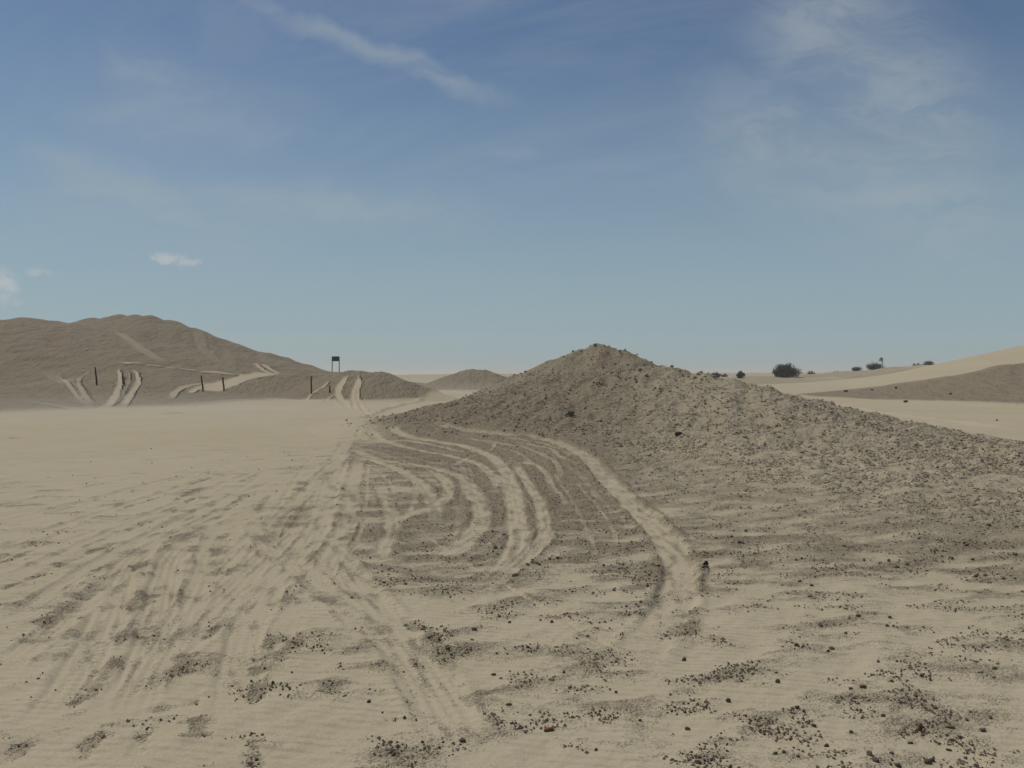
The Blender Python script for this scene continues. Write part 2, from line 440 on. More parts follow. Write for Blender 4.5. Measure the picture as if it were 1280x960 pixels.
for n, (it, q) in enumerate(TR[:len(TRACKS)]):
    for k in range(5 if n in (1, 3, 5, 6) else (0 if n == 0 else (2 if n in (2, 4, 7, 13) else 1))):
        d = np.gradient(q, axis=0); d /= np.linalg.norm(d, axis=1)[:, None] + 1e-9
        off = _tr.choice([-1, 1]) * _tr.uniform(0.25, 1.1)
        t = np.linspace(0, 1, len(q))[:, None]
        p2 = q + np.stack([-d[:, 1], d[:, 0]], 1) * (off + _tr.uniform(-.5, .5) * t) 
        a = int(_tr.uniform(0, .35) * len(q)); b = int(_tr.uniform(.6, 1.0) * len(q))
        if b - a > 4:
            OLD.append(((_tr.uniform(.028, .07), .007, .004, 0.2, _tr.uniform(.3, .65), None), p2[a:b]))
TR = OLD + TR
BR = lay([(hw * (0.70 if max(a[1] for a in p) > 745 else 0.75), 0, 0, 0, -1.0, p) for hw, p in BARE], 3)

def along(q, hw, x, y, reach):
    """nearest distance to a path: indices, signed offset, arc length, fade towards its ends"""
    m = reach
    sel = np.nonzero((x > q[:, 0].min() - m) & (x < q[:, 0].max() + m) & (y > q[:, 1].min() - m) & (y < q[:, 1].max() + m))[0]
    if sel.size == 0:
        return None
    X, Y = x[sel], y[sel]
    best = np.full(X.shape, 1e9, np.float32); off = np.zeros_like(best); arc = np.zeros_like(best)
    s0 = 0.0
    for a, b in zip(q, q[1:]):
        L = math.hypot(*(b - a))
        if L < 1e-6:
            continue
        k = np.nonzero((X > min(a[0], b[0]) - m) & (X < max(a[0], b[0]) + m) & (Y > min(a[1], b[1]) - m) & (Y < max(a[1], b[1]) + m))[0]
        if k.size:
            ux, uy = (b - a) / L
            rx, ry = X[k] - a[0], Y[k] - a[1]
            t = np.clip(rx * ux + ry * uy, 0, L)
            dd = (rx - t * ux) ** 2 + (ry - t * uy) ** 2
            w = dd < best[k]
            kk = k[w]
            best[kk] = dd[w]; off[kk] = (rx * -uy + ry * ux)[w]; arc[kk] = (s0 + t)[w]
        s0 += L
    d = np.sqrt(best)
    ok = d < m
    fade = np.minimum(sstep(arc, 0, 0.12 * s0), sstep(arc, s0, 0.85 * s0)) if s0 > 0 else np.ones_like(d)
    return sel[ok], d[ok], (np.sign(off) * d)[ok], arc[ok], fade[ok]

GCTRL = np.array([
    (0, 540, 0), (100, 560, 0), (200, 540, 0), (300, 530, 0), (400, 535, 0), (440, 520, 0), (0, 650, .10), (100, 650, .14), (200, 620, .12), (300, 600, .10), (380, 615, .24),
    (420, 600, .20), (0, 750, .15), (100, 780, .26), (200, 800, .30), (100, 900, .30), (0, 950, .25), (250, 900, .28), (300, 700, .2), (400, 760, .34),
    (450, 800, .34), (400, 900, .40), (520, 830, .25), (550, 950, .40), (470, 570, .62), (520, 560, .85), (560, 545, .92), (600, 550, .92), (480, 612, .38),
    (540, 660, .5), (580, 625, .75), (620, 540, .95), (660, 620, .78), (700, 580, .85), (720, 640, .7), (760, 700, .52), (700, 720, .43), (620, 780, .36),
    (700, 820, .38), (800, 800, .38), (860, 860, .38), (750, 900, .36), (900, 760, .47), (950, 700, .56), (1000, 650, .60), (1100, 700, .60), (1200, 650, .66),
    (1280, 700, .66), (1100, 800, .45), (1200, 780, .5), (1280, 900, .42), (1000, 900, .35), (1100, 900, .40), (1000, 960, .35), (1180, 960, .35),
    (800, 960, .36), (900, 640, .58), (850, 600, .66), (800, 560, .8), (820, 620, .62), (950, 600, .6), (930, 740, .5), (1020, 760, .5), (820, 700, .5), (460, 535, .1), (500, 520, .1), (560, 490, 0), (1100, 520, .06), (1200, 530, .06), (1280, 545, .1),
    (950, 490, .15), (700, 480, .1)], dtype=np.float32)

GCTRL[:, 2] *= np.where(GCTRL[:, 0] > 790, 0.80, np.where((GCTRL[:, 0] < 440) & (GCTRL[:, 1] > 590), 0.42, 1.0))
GCTRL[:, 2] -= np.where((GCTRL[:, 0] > 790) & (GCTRL[:, 1] < 800), 0.09, 0)
def terrain(x, y, cell):
    """full surface: height, gravel potential, track mask, owner"""
    x = x.astype(np.float32); y = y.astype(np.float32)
    z, own, hg, hz = base_height(x, y)
    r = np.sqrt(x * x + y * y)
    # gravel share on the flat, from survey points
    ys = np.maximum(y, 2.2)
    U = np.clip(640 + FPX * x / ys, -500, 1800); V = HOR + FPX * EYE / ys
    num = np.zeros_like(x); den = np.zeros_like(x)
    for (u, v, g) in GCTRL:
        # distances shrink with range, as the picture of the ground does
        w = 1.0 / (((U - u) / 60.0) ** 2 + ((V - v) / 42.0) ** 2 + 0.15) ** 2
        num += w * g; den += w
    G = num / den
    G = G * (1 - 0.20 * sstep(V, 660, 820)) - 0.07 * sstep(V, 660, 800)
    hg = np.where((own == 1) & (hg > 0.6), 0.82 - 0.60 * sstep(x / ys, 0.0, 0.24), hg)
    G = G + (hg - G) * np.where(own == 1, sstep(hz, 0.06, 0.5), sstep(hz, 0.05, 0.28))
    # steep faces of the big hill keep a little drift in patches
    G -= np.where(own >= 2, 0.18 * sstep(fbm(x, y, 14.0, 3, 70, cell), 0.1, 0.5), 0)
    # wind-laid patches, drawn out across the view
    ax, ay = x * 0.966 + y * 0.259, -x * 0.259 + y * 0.966
    patch = fbm(ax * 0.45, ay, 0.30, 4, 20, cell, 0.65)
    patch2 = fbm(ax * 0.5, ay, 1.6, 2, 26, cell, 0.5)
    near = sstep(r, 40, 14)
    iso = fbm((x * 0.94 + y * 0.34) * 0.75, -x * 0.34 + y * 0.94, 0.26, 4, 22, cell, 0.7)
    sk = sstep(hz, 0.01, 0.16) * (own <= 1)
    G = G + ((patch * 0.50 + patch2 * 0.20) * (1 - sk) + iso * 0.30 * sk) * near
    # relief
    mound = (own == 1)
    dxr, dyr = x * 0.55 + y * 0.835, -x * 0.835 + y * 0.55
    lump = fbm(dxr * 0.4, dyr, 0.50, 5, 30, cell, 0.66)
    bill = np.abs(fbm(dxr * 0.7, dyr, 0.22, 3, 36, cell, 0.6))
    k = sstep(hz, 0.05, 0.7) * np.where(own == 1, 1.0, 0.0)
    cover = sstep(G, 0.3, 0.75)
    rel = patch * 0.016 * (1 - k) * near + lump * (0.014 + 0.028 * cover + 0.11 * k) + bill * (0.012 * cover + 0.070 * k)
    big = fbm(x, y, 2.2, 3, 44, cell, 0.55)
    rel += big * 0.09 * sstep(hz, 0.2, 1.2) * (own == 1)
    hb = fbm(x, y, 5.0, 5, 60, cell, 0.6)
    rel += hb * np.select([own == 2, (own == 3) | (own == 4), own == 5, own == 7], [0.34, 0.22, 0.3, 0.4], 0.0) * sstep(hz, 0.1, 1.5)
    # gullies down the big hill
    gul = np.abs(fbm(x * 1.0 + y * 0.25, y * 0.25, 7.0, 3, 64, cell, 0.5))
    rel -= gul * np.where(own == 2, 0.6, np.where(own == 3, 0.2, 0)) * sstep(hz, 0.5, 3.0)
    rel += 0.010 * sstep(G, 0.55, 0.3) * near
    # streaks of bare gravel
    bare = np.zeros_like(x)
    for it, q in BR:
        hit = along(q, it[0], x, y, it[0] * 2.0)
        if hit is None:
            continue
        i, d, o, s, f = hit
        n = fbm(x[i], y[i], 0.12, 3, 80) * 1.1
        bare[i] = np.maximum(bare[i], sstep(d / it[0] + n, 1.55, 0.1) * np.maximum(f, .25))
    # wheel tracks
    tr = np.zeros_like(x); dz = np.zeros_like(x)
    for it, q in TR:
        hw, dep, berm, tread, cov, _ = it
        far = hw > 0.25
        hw = hw * (0.36 if far else 0.78); dep *= 0.75
        hit = along(q, hw, x, y, hw * 1.9)
        if hit is None:
            continue
        i, d, o, s, f = hit
        if not far and q[:, 0].mean() < -0.4:
            dep, berm = dep * 0.5, berm * 0.6
        wob = 1 + 0.25 * fbm(x[i], y[i], 0.5 if not far else 3.0, 2, 90)
        t = d / (hw * wob)
        drift = sstep(fbm(x[i], y[i], 0.9, 2, 95), -0.45, 0.25)       # parts drifted over again
        ins = sstep(t, 1.12, 0.72) * f
        prof = -dep * ins * (0.45 + 0.55 * drift) + berm * np.exp(-((t - 1.22) / 0.24) ** 2) * f * (0.5 + drift)
        if tread > 0:
            kc = np.clip(0.05 / cell[i] - 0.6, 0, 1)
            tr_n = (np.cos(2 * np.pi * o / 0.062) * 0.55 + np.cos(2 * np.pi * (s / 0.085 + np.abs(o) * 3)) * 0.45)
            prof = prof + 0.0075 * tread * tr_n * ins * kc * (0.25 + 0.75 * drift)
        new = ins >= tr[i]
        dz[i] = np.where(new | (ins < 0.05), np.where(ins < 0.05, dz[i] + prof, prof), dz[i])
        tr[i] = np.maximum(tr[i], ins)
        if far:
            tgt = 0.04
        else:
            st = fbm(s * 0.16 + hw * 77, o + hw * 31, 0.07, 2, 97, cell[i] * 0.7) + 0.4 * fbm(x[i], y[i], 0.45, 3, 98, cell[i])
            tgt = 0.16 + 0.55 * st
        soft = sstep(t, 1.25, 0.55) * f
        if not far:
            run = sstep(fbm(s * 1.0 + hw * 50, o * 0.05 + np.sign(o) * 9.3, 0.8, 2, 99), 0.02, 0.30)
            G[i] = G[i] + (0.26 if q[:, 0].mean() < -0.4 else 0.36) * np.exp(-((t - 1.28) / 0.20) ** 2) * run * f
        G[i] = G[i] + (tgt - G[i]) * soft * cov + 0.14 * np.exp(-((t - 1.3) / 0.28) ** 2) * f * (0 if (far or it[5] is None) else (1 if x[i].mean() > 0.5 else .3))
    G = np.where(bare > 0, np.maximum(G, bare * (0.50 + 0.5 * patch) * np.where(x < 0, 0.85, 1) + (1 - bare) * G), G)
    z = z + rel * (1 - 0.85 * tr) + dz - 0.008 * bare
    return z, G, tr, own, hz

# ------------------------------------------------------------------ materials
def principled(name):
    m = bpy.data.materials.new(name); m.use_nodes = True
    T = NT(m.node_tree); T.n.clear()
    o = T.node('ShaderNodeOutputMaterial'); b = T.node('ShaderNodeBsdfPrincipled')
    T.l.new(b.outputs[0], o.inputs['Surface'])
    b.inputs['Roughness'].default_value = 0.95
    b.inputs['Specular IOR Level'].default_value = 0.12
    return m, T, b
def ground_material():
    m, T, b = principled('sand_and_gravel')
    tcn = T.node('ShaderNodeTexCoord'); P3 = tcn.outputs['Object']
    at = T.node('ShaderNodeAttribute', attribute_name='gravel'); g = at.outputs['Fac']
    att = T.node('ShaderNodeAttribute', attribute_name='track'); trk = att.outputs['Fac']
    n1 = T.noise(P3, 75.0, 2, 0.6)
    n2 = T.noise(P3, 17.0, 3, 0.62)
    n3 = T.noise(P3, 2.3, 2, 0.6)
    n4 = T.noise(P3, 0.22, 3, 0.6)
    pot = T.m('ADD', g, T.m('ADD', T.m('MULTIPLY', T.m('SUBTRACT', n1, 0.5), 0.75), T.m('MULTIPLY', T.m('SUBTRACT', n2, 0.5), 0.55)))
    cov = T.step(pot, 0.16, 0.98)
    sand = T.mix(n3, (0.40, 0.345, 0.238), (0.45, 0.39, 0.278))
    sand = T.mix(T.step(n1, 0.35, 0.7), sand, (0.37, 0.315, 0.215))
    sand = T.mix(T.m('MULTIPLY', T.step(n4, 0.3, 0.7), 0.35), sand, (0.455, 0.40, 0.305))
    n5 = T.noise(P3, 38.0, 2, 0.65)
    grav = T.mix(T.step(n5, 0.34, 0.66), (0.165, 0.136, 0.094), (0.34, 0.285, 0.198))
    grav = T.mix(T.step(n4, 0.35, 0.68), grav, T.mix(0.5, grav, (0.24, 0.195, 0.135)))
    col = T.mix(cov, sand, grav)
    rb = T.node('ShaderNodeAttribute', attribute_name='rubble').outputs['Fac']
    n6 = T.noise(P3, 9.0, 4, 0.68)
    col = T.mix(T.m('MULTIPLY', rb, T.step(n6, 0.50, 0.62)), col, (0.385, 0.328, 0.235))
    col = T.mix(T.m('MULTIPLY', T.m('MULTIPLY', rb, T.step(n6, 0.46, 0.36)), 0.6), col, (0.15, 0.123, 0.088))
    T.l.new(col, b.inputs['Base Color'])
    hl = T.node('ShaderNodeAttribute', attribute_name='stony').outputs['Fac']
    mh = T.node('ShaderNodeMapping'); mh.inputs['Rotation'].default_value = (0, 0, R(-32)); mh.inputs['Scale'].default_value = (1.5, 0.55, 1.0)
    T.l.new(P3, mh.inputs['Vector'])
    n7 = T.noise(mh.outputs[0], 0.8, 5, 0.7)
    col = T.mix(T.m('MULTIPLY', hl, T.m('MULTIPLY', T.step(n7, 0.52, 0.68), 0.75)), col, (0.33, 0.275, 0.195))
    col = T.mix(T.m('MULTIPLY', hl, T.m('MULTIPLY', T.step(n7, 0.46, 0.32), 0.75)), col, (0.125, 0.098, 0.066))
    # relief: ripples in the drift, grit in the gravel
    sp = T.node('ShaderNodeSeparateXYZ'); T.l.new(P3, sp.inputs[0])
    wv = T.node('ShaderNodeTexWave', wave_type='BANDS', bands_direction='Y', wave_profile='SIN')
    mp = T.node('ShaderNodeMapping'); mp.inputs['Rotation'].default_value = (0, 0, R(9))
    T.l.new(P3, mp.inputs['Vector']); T.l.new(mp.outputs[0], wv.inputs['Vector'])
    wv.inputs['Scale'].default_value = 4.6
    wv.inputs['Distortion'].default_value = 2.6
    wv.inputs['Detail'].default_value = 2.0
    wv.inputs['Detail Scale'].default_value = 0.55
    rip = T.m('MULTIPLY', T.m('MULTIPLY', wv.outputs['Fac'], T.m('SUBTRACT', 1.0, cov)),
              T.m('MULTIPLY', T.m('SUBTRACT', 1.0, T.m('MULTIPLY', trk, 0.55)), T.step(n3, 0.25, 0.6)))
    hgt = T.m('ADD', T.m('MULTIPLY', rip, 0.0085),
              T.m('ADD', T.m('MULTIPLY', T.m('MULTIPLY', n5, cov), 0.030), T.m('MULTIPLY', n1, 0.003)))
    hgt = T.m('ADD', hgt, T.m('MULTIPLY', T.m('MULTIPLY', n2, T.m('ADD', 0.10, cov)), 0.035))
    hgt = T.m('ADD', hgt, T.m('MULTIPLY', T.m('MULTIPLY', n6, rb), 0.15))
    hgt = T.m('ADD', hgt, T.m('MULTIPLY', T.m('MULTIPLY', n7, hl), 0.8))
    bp = T.node('ShaderNodeBump'); bp.inputs['Strength'].default_value = 0.9; bp.inputs['Distance'].default_value = 1.0
    T.l.new(hgt, bp.inputs['Height']); T.l.new(bp.outputs[0], b.inputs['Normal'])
    return m
M_GROUND = ground_material()
def simple(name, a, bcol, scale=30.0, rough=0.9, bump=0.004):
    m, T, b = principled(name)
    tcn = T.node('ShaderNodeTexCoord')
    n = T.noise(tcn.outputs['Object'], scale, 4, 0.6)
    T.l.new(T.mix(T.step(n, 0.3, 0.7), a, bcol), b.inputs['Base Color'])
    b.inputs['Roughness'].default_value = rough
    if bump:
        bp = T.node('ShaderNodeBump'); bp.inputs['Distance'].default_value = bump; bp.inputs['Strength'].default_value = 0.8
        T.l.new(n, bp.inputs['Height']); T.l.new(bp.outputs[0], b.inputs['Normal'])
    return m
M_STONE = simple('dark_stone', (0.10, 0.082, 0.060), (0.19, 0.155, 0.112), 45)
M_BLACK = simple('black_stone', (0.035, 0.032, 0.026), (0.075, 0.066, 0.052), 40)
M_RUST = simple('rusty_stone', (0.16, 0.07, 0.035), (0.26, 0.14, 0.075), 50)
M_PEBBLE = simple('pebble', (0.075, 0.060, 0.042), (0.19, 0.155, 0.11), 25)
M_CLOD = simple('clod', (0.24, 0.20, 0.145), (0.37, 0.315, 0.23), 14)
M_WOOD = simple('weathered_wood', (0.045, 0.036, 0.028), (0.09, 0.075, 0.058), 20)
M_METAL = simple('sign_steel', (0.10, 0.105, 0.11), (0.16, 0.165, 0.17), 6, 0.6, 0)
M_BOARD = simple('sign_board', (0.020, 0.032, 0.045), (0.035, 0.05, 0.065), 3, 0.55, 0)
M_LEAF = simple('desert_leaf', (0.022, 0.028, 0.014), (0.055, 0.060, 0.032), 1.2, 0.8, 0)
M_LEAF2 = simple('green_leaf', (0.030, 0.050, 0.016), (0.060, 0.085, 0.030), 1.2, 0.8, 0)
M_TWIG = simple('twig', (0.07, 0.055, 0.04), (0.12, 0.095, 0.07), 10)
M_TRUNK = simple('palm_trunk', (0.16, 0.145, 0.125), (0.25, 0.23, 0.20), 8)
M_FROND = simple('palm_frond', (0.022, 0.040, 0.020), (0.045, 0.065, 0.032), 2, 0.7, 0)

# ------------------------------------------------------------------ mesh helper
def mesh_np(name, v, tri=None, quad=None, smooth=False):
    me = bpy.data.meshes.new(name)
    v = np.asarray(v, np.float32)
    f = tri if tri is not None else quad
    f = np.asarray(f, np.int32); k = f.shape[1]
    me.vertices.add(len(v)); me.vertices.foreach_set('co', v.ravel())
    me.loops.add(f.size); me.loops.foreach_set('vertex_index', f.ravel())
    me.polygons.add(len(f)); me.polygons.foreach_set('loop_start', np.arange(0, f.size, k, dtype=np.int32))
    me.polygons.foreach_set('use_smooth', np.full(len(f), smooth, dtype=bool))
    me.update(calc_edges=True)
    return me
def link(name, me, mat, parent=None, **props):
    o = bpy.data.objects.new(name, me)
    if me is not None and mat is not None and not me.materials:
        me.materials.append(mat)
    COL.objects.link(o)
    if parent is not None:
        o.parent = parent
    for k, v in props.items():
        o[k] = v
    return o

# ------------------------------------------------------------------ the ground: one sheet on rings of growing size
def ground():
    rad = [0.25]
    while rad[-1] < 2.4: rad.append(rad[-1] * 1.06)
    while rad[-1] < 60: rad.append(rad[-1] * 1.0037)
    while rad[-1] < 240: rad.append(rad[-1] * 1.0056)
    while rad[-1] < 14000: rad.append(rad[-1] * 1.05)
    rad = np.array(rad)
    fine = 0.00165; half = R(37)
    th = list(np.arange(-half, half, fine))
    coarse = np.linspace(half, 2 * math.pi - half, 110)[:-1]
    # widen gently out of the fine sector
    th = np.array(th + list(coarse))
    nr, nt = len(rad), len(th)
    TH, RR = np.meshgrid(th, rad)
    x = (RR * np.sin(TH)).ravel(); y = (RR * np.cos(TH)).ravel()
    dth = np.gradient(th); dth = np.clip(np.abs(dth), fine, 0.1)
    dr = np.gradient(rad)
    cell = np.maximum(RR * dth[None, :], 0.75 * dr[:, None]).ravel().astype(np.float32)
    z, G, tr, own, hz = terrain(x, y, cell)
    idx = np.arange(nr * nt).reshape(nr, nt)
    a = idx[:-1, :]; b = np.roll(a, -1, axis=1); d = idx[1:, :]; c = np.roll(d, -1, axis=1)
    quad = np.stack([a, d, c, b], -1).reshape(-1, 4)
    fo = np.max(own[quad], axis=1)
    v = np.stack([x, y, z], 1)
    info = {0: ('ground', 'pale drifted sand plain crossed by wheel tracks', 'sand'),
            1: ('mound', 'large rubbly spoil mound with a gravel skirt beside the curving wheel track', 'mound'),
            2: ('hill', 'tall brown hill with wheel tracks looping up its foot', 'hill'),
            3: ('low_mound', 'low flat-topped mound with pale tracks over its crest', 'mound'),
            4: ('far_mound', 'small cone-shaped mound standing alone in blown dust', 'mound'),
            5: ('bank', 'brown gravel bank in front of the white dune', 'bank'),
            6: ('dune', 'smooth white dune rising behind the brown bank', 'dune'),
            7: ('far_rise', 'low distant rise dotted with bushes', 'rise')}
    for k, (nm, lab, cat) in info.items():
        f = quad[fo == k]
        if k == 0:      # close the sheet under the viewer's feet
            v2 = np.vstack([v, [[0, 0, float(z[:nt].mean())]]]); ci = len(v)
        else:
            v2 = v
        used, inv = np.unique(f, return_inverse=True)
        f = inv.reshape(-1, 4)
        vv = v2[used]; gg = G[used]; tt = tr[used]; rr = (sstep(hz, 0.03, 0.6) * np.where(own == 1, 1.0, 0.0))[used]; ss = (sstep(G, 0.4, 0.8) * np.where((own >= 2) & (own != 6), 1.0, 0.0))[used]
        if k == 0:
            ring = np.searchsorted(used, idx[0]); c0 = len(vv)
            vv = np.vstack([vv, v2[ci]]); gg = np.append(gg, .3); tt = np.append(tt, 0); rr = np.append(rr, 0); ss = np.append(ss, 0)
            cap = np.stack([ring, np.roll(ring, -1), np.full(nt, c0)], 1)
        me = mesh_np(nm, vv, quad=f, smooth=True)
        if k == 0:
            import bmesh
            cv = np.concatenate([vv[ring], vv[c0:c0 + 1]])
            me.attributes.new('gravel', 'FLOAT', 'POINT').data.foreach_set('value', gg.astype(np.float32))
            me.attributes.new('track', 'FLOAT', 'POINT').data.foreach_set('value', tt.astype(np.float32))
            me.attributes.new('rubble', 'FLOAT', 'POINT').data.foreach_set('value', rr.astype(np.float32))
            me.attributes.new('stony', 'FLOAT', 'POINT').data.foreach_set('value', ss.astype(np.float32))
            bm = bmesh.new(); bm.from_mesh(me); bm.verts.ensure_lookup_table()
            for t3 in cap:
                fc = bm.faces.new([bm.verts[int(q)] for q in t3]); fc.smooth = True
                if fc.calc_area() >= 0 and fc.normal.z < 0:
                    fc.normal_flip()
            bm.to_mesh(me); bm.free()
        else:
            me.attributes.new('gravel', 'FLOAT', 'POINT').data.foreach_set('value', gg.astype(np.float32))
            me.attributes.new('track', 'FLOAT', 'POINT').data.foreach_set('value', tt.astype(np.float32))
            me.attributes.new('rubble', 'FLOAT', 'POINT').data.foreach_set('value', rr.astype(np.float32))
            me.attributes.new('stony', 'FLOAT', 'POINT').data.foreach_set('value', ss.astype(np.float32))
        link(nm, me, M_GROUND, kind='structure', label=lab, category=cat)
ground()

# ------------------------------------------------------------------ stones
def ico(sub=0):
    import bmesh
    bm = bmesh.new(); bmesh.ops.create_icosphere(bm, subdivisions=sub + 1, radius=1.0)
    v = np.array([q.co[:] for q in bm.verts]); f = np.array([[q.index for q in t.verts] for t in bm.faces])
    bm.free(); return v, f
rs = np.random.default_rng(5)
def rock(sub, jitter, squash=0.75):
    v, f = ico(sub)
    n = rs.normal(size=(5, 3))
    v = v.copy()
    # chop with random planes for a broken look
    for k in range(7):
        d = rs.normal(size=3); d /= np.linalg.norm(d)
        c = rs.uniform(0.55, 0.85)
        s = v @ d - c
        v = v - np.outer(np.maximum(s, 0), d) * 0.92
    v += rs.normal(size=v.shape) * jitter
    v *= np.array([1.0, rs.uniform(0.7, 0.95), squash * rs.uniform(0.8, 1.1)])
    v /= np.abs(v[:, :2]).max()
    return v, f
LOW = [rock(0, 0.07) for _ in range(8)]
v8 = np.array([(1, 0, 0), (-1, 0, 0), (0, 1, 0), (0, -1, 0), (0, 0, 1), (0, 0, -1)], float)
f8 = np.array([(0, 2, 4), (2, 1, 4), (1, 3, 4), (3, 0, 4), (2, 0, 5), (1, 2, 5), (3, 1, 5), (0, 3, 5)])
TINY = [(v8 * rs.uniform(0.6, 1.0, (6, 1)) + rs.normal(size=(6, 3)) * 0.12, f8) for _ in range(6)]

def scatter(name, shapes, xs, ys, size, mat, sink, label, category, flat=0.75):
    n = len(xs)
    z = terrain(xs, ys, np.full(n, 0.02, np.float32))[0]
    V, F, base = [], [], 0
    which = rs.integers(0, len(shapes), n)
    for k, (sv, sf) in enumerate(shapes):
        i = np.nonzero(which == k)[0]
        if not len(i): continue
        a = rs.uniform(0, 2 * np.pi, len(i)); c, s = np.cos(a), np.sin(a)
        st = rs.uniform(0.7, 1.3, (len(i), 3)) * np.array([1, 1, flat])
        p = sv[None] * st[:, None] * size[i][:, None, None]
        px = p[..., 0] * c[:, None] - p[..., 1] * s[:, None]
        py = p[..., 0] * s[:, None] + p[..., 1] * c[:, None]
        q = np.stack([px + xs[i][:, None], py + ys[i][:, None], p[..., 2] + (z[i] + size[i] * sink)[:, None]], -1)
        V.append(q.reshape(-1, 3))
        F.append((sf[None] + (np.arange(len(i)) * len(sv))[:, None, None] + base).reshape(-1, 3))
        base += len(i) * len(sv)
    me = mesh_np(name, np.vstack(V), tri=np.vstack(F))
    return link(name, me, mat, kind='stuff', label=label, category=category)

def field(n, ymin, ymax, spread=0.62):
    """points spread evenly in the picture of the ground: dense near, sparse far"""
    y = 1.0 / rs.uniform(1.0 / ymax, 1.0 / ymin, n)
    x = rs.uniform(-spread, spread, n) * y
    return x.astype(np.float32), y.astype(np.float32)
# small dark pebbles, gathered where the drift is thin
x, y = field(330000, 2.6, 20)
zz_, G_, T_, O_, H_ = terrain(x, y, np.full(len(x), 0.03, np.float32))
clump = fbm(x, y, 0.35, 3, 120)
right = sstep(x / y, -0.45, 0.15)
prob = sstep(G_, 0.0, 0.14) * sstep(G_ + 0.08 + clump * 1.0, 0.24, 0.80) * (1 - 0.9 * T_) * (0.35 + 0.65 * right) * (1 + 0.6 * sstep(H_, 0.02, 0.2))
keep = rs.random(len(x)) < prob * 0.55
x, y = x[keep], y[keep]
size = (0.0026 + 0.0095 * rs.random(len(x)) ** 3.0) * np.clip(0.75 + y * 0.055, 0.8, 2.0)
scatter('pebbles', TINY, x, y, size, M_PEBBLE, 0.35, 'small brown pebbles scattered over the sand', 'pebbles')
# clods and rubble on the mound and its skirt
x, y = field(190000, 7, 45, 0.62)
zz_, G_, T_, O_, H_ = terrain(x, y, np.full(len(x), 0.05, np.float32))
keep = rs.random(len(x)) < sstep(H_, 0.03, 0.4) * (O_ <= 1) * (1 - T_) * 0.95 * sstep(fbm(x, y, 0.8, 2, 130), -0.5, 0.4)
x, y = x[keep], y[keep]
size = (0.010 + 0.034 * rs.random(len(x)) ** 3.0) * np.clip(0.5 + y * 0.04, 0.7, 1.6)

scatter('clods', TINY, x, y, size, M_CLOD, 0.15, 'pale dry clods and rubble covering the spoil mound', 'rubble')

# single stones
ROCKS = [rock(1, 0.035) for _ in range(7)]
ROCK_ME = {}
def stone_mesh(k, mat):
    key = (k, mat.name)
    if key not in ROCK_ME:
        me = mesh_np('stone', ROCKS[k][0], tri=ROCKS[k][1]); me.materials.append(mat)
        ROCK_ME[key] = me
    return ROCK_ME[key]
def stone(x, y, sx, sy, sz, mat, label, group=None, k=None, rz=None, tilt=0.0, sink=0.25):
    k = rs.integers(0, len(ROCKS)) if k is None else k
    z = float(terrain(np.array([x]), np.array([y]), np.array([0.02], np.float32))[0][0])
    o = link('stone', stone_mesh(int(k), mat), None, label=label, category='stone')
    if group: o['group'] = group
    zext = np.abs(ROCKS[int(k)][0][:, 2]).max()
    o.scale = (sx, sy, sz / zext)
    o.rotation_euler = (tilt, rs.uniform(-.12, .12), rs.uniform(0, 6.28) if rz is None else rz)
    o.location = (x, y, z + sz * (1 - 2 * sink) )
    return o
def stone_at(u, v, wpx, hpx, mat, label, **kw):
    x, y = drop(u, v)
    s = y / FPX * 0.5
    s *= 0.9 if v > 500 else 0.7
    stone(x, y, wpx * s, wpx * s * 0.75, hpx * s * 1.15, mat, label, rz=kw.pop('rz', 0.2), **kw)
stone_at(882, 708, 9, 8, M_BLACK, 'angular black stone beside the bend of the curving wheel track', k=1)
stone_at(1150, 917, 8, 14, M_STONE, 'upright dark stone standing on edge in the rippled sand', k=2)
stone_at(1188, 914, 15, 4, M_STONE, 'long flat dark stone lying next to the upright stone', k=3)
stone_at(1228, 916, 11, 6, M_STONE, 'squat dark stone among pebbles past the long flat stone', k=4)
stone_at(686, 916, 15, 6, M_RUST, 'reddish brown rusty-looking stone lying on bare sand', k=5)
stone_at(651, 915, 8, 5, M_STONE, 'small dark stone just beside the reddish brown stone', k=0)
stone_at(848, 543, 15, 8, M_BLACK, 'dark boulder half buried in the front slope of the mound', k=6, rz=0.5)
stone_at(712, 523, 15, 8, M_STONE, 'brown rock outcropping low on the left flank of the mound', k=1, rz=0.5)
def ZONE(u):
    if u < 420: return 'between the straight wheel tracks of the fan', 'in the fan of tracks'
    if u < 640: return 'on sand beside the straight ribbed track', 'by the ribbed track'
    if u < 880: return 'on sand before the end of the curving track', 'at the end of the curving track'
    return 'on the pebbly sand below the mound skirt', 'below the mound skirt'
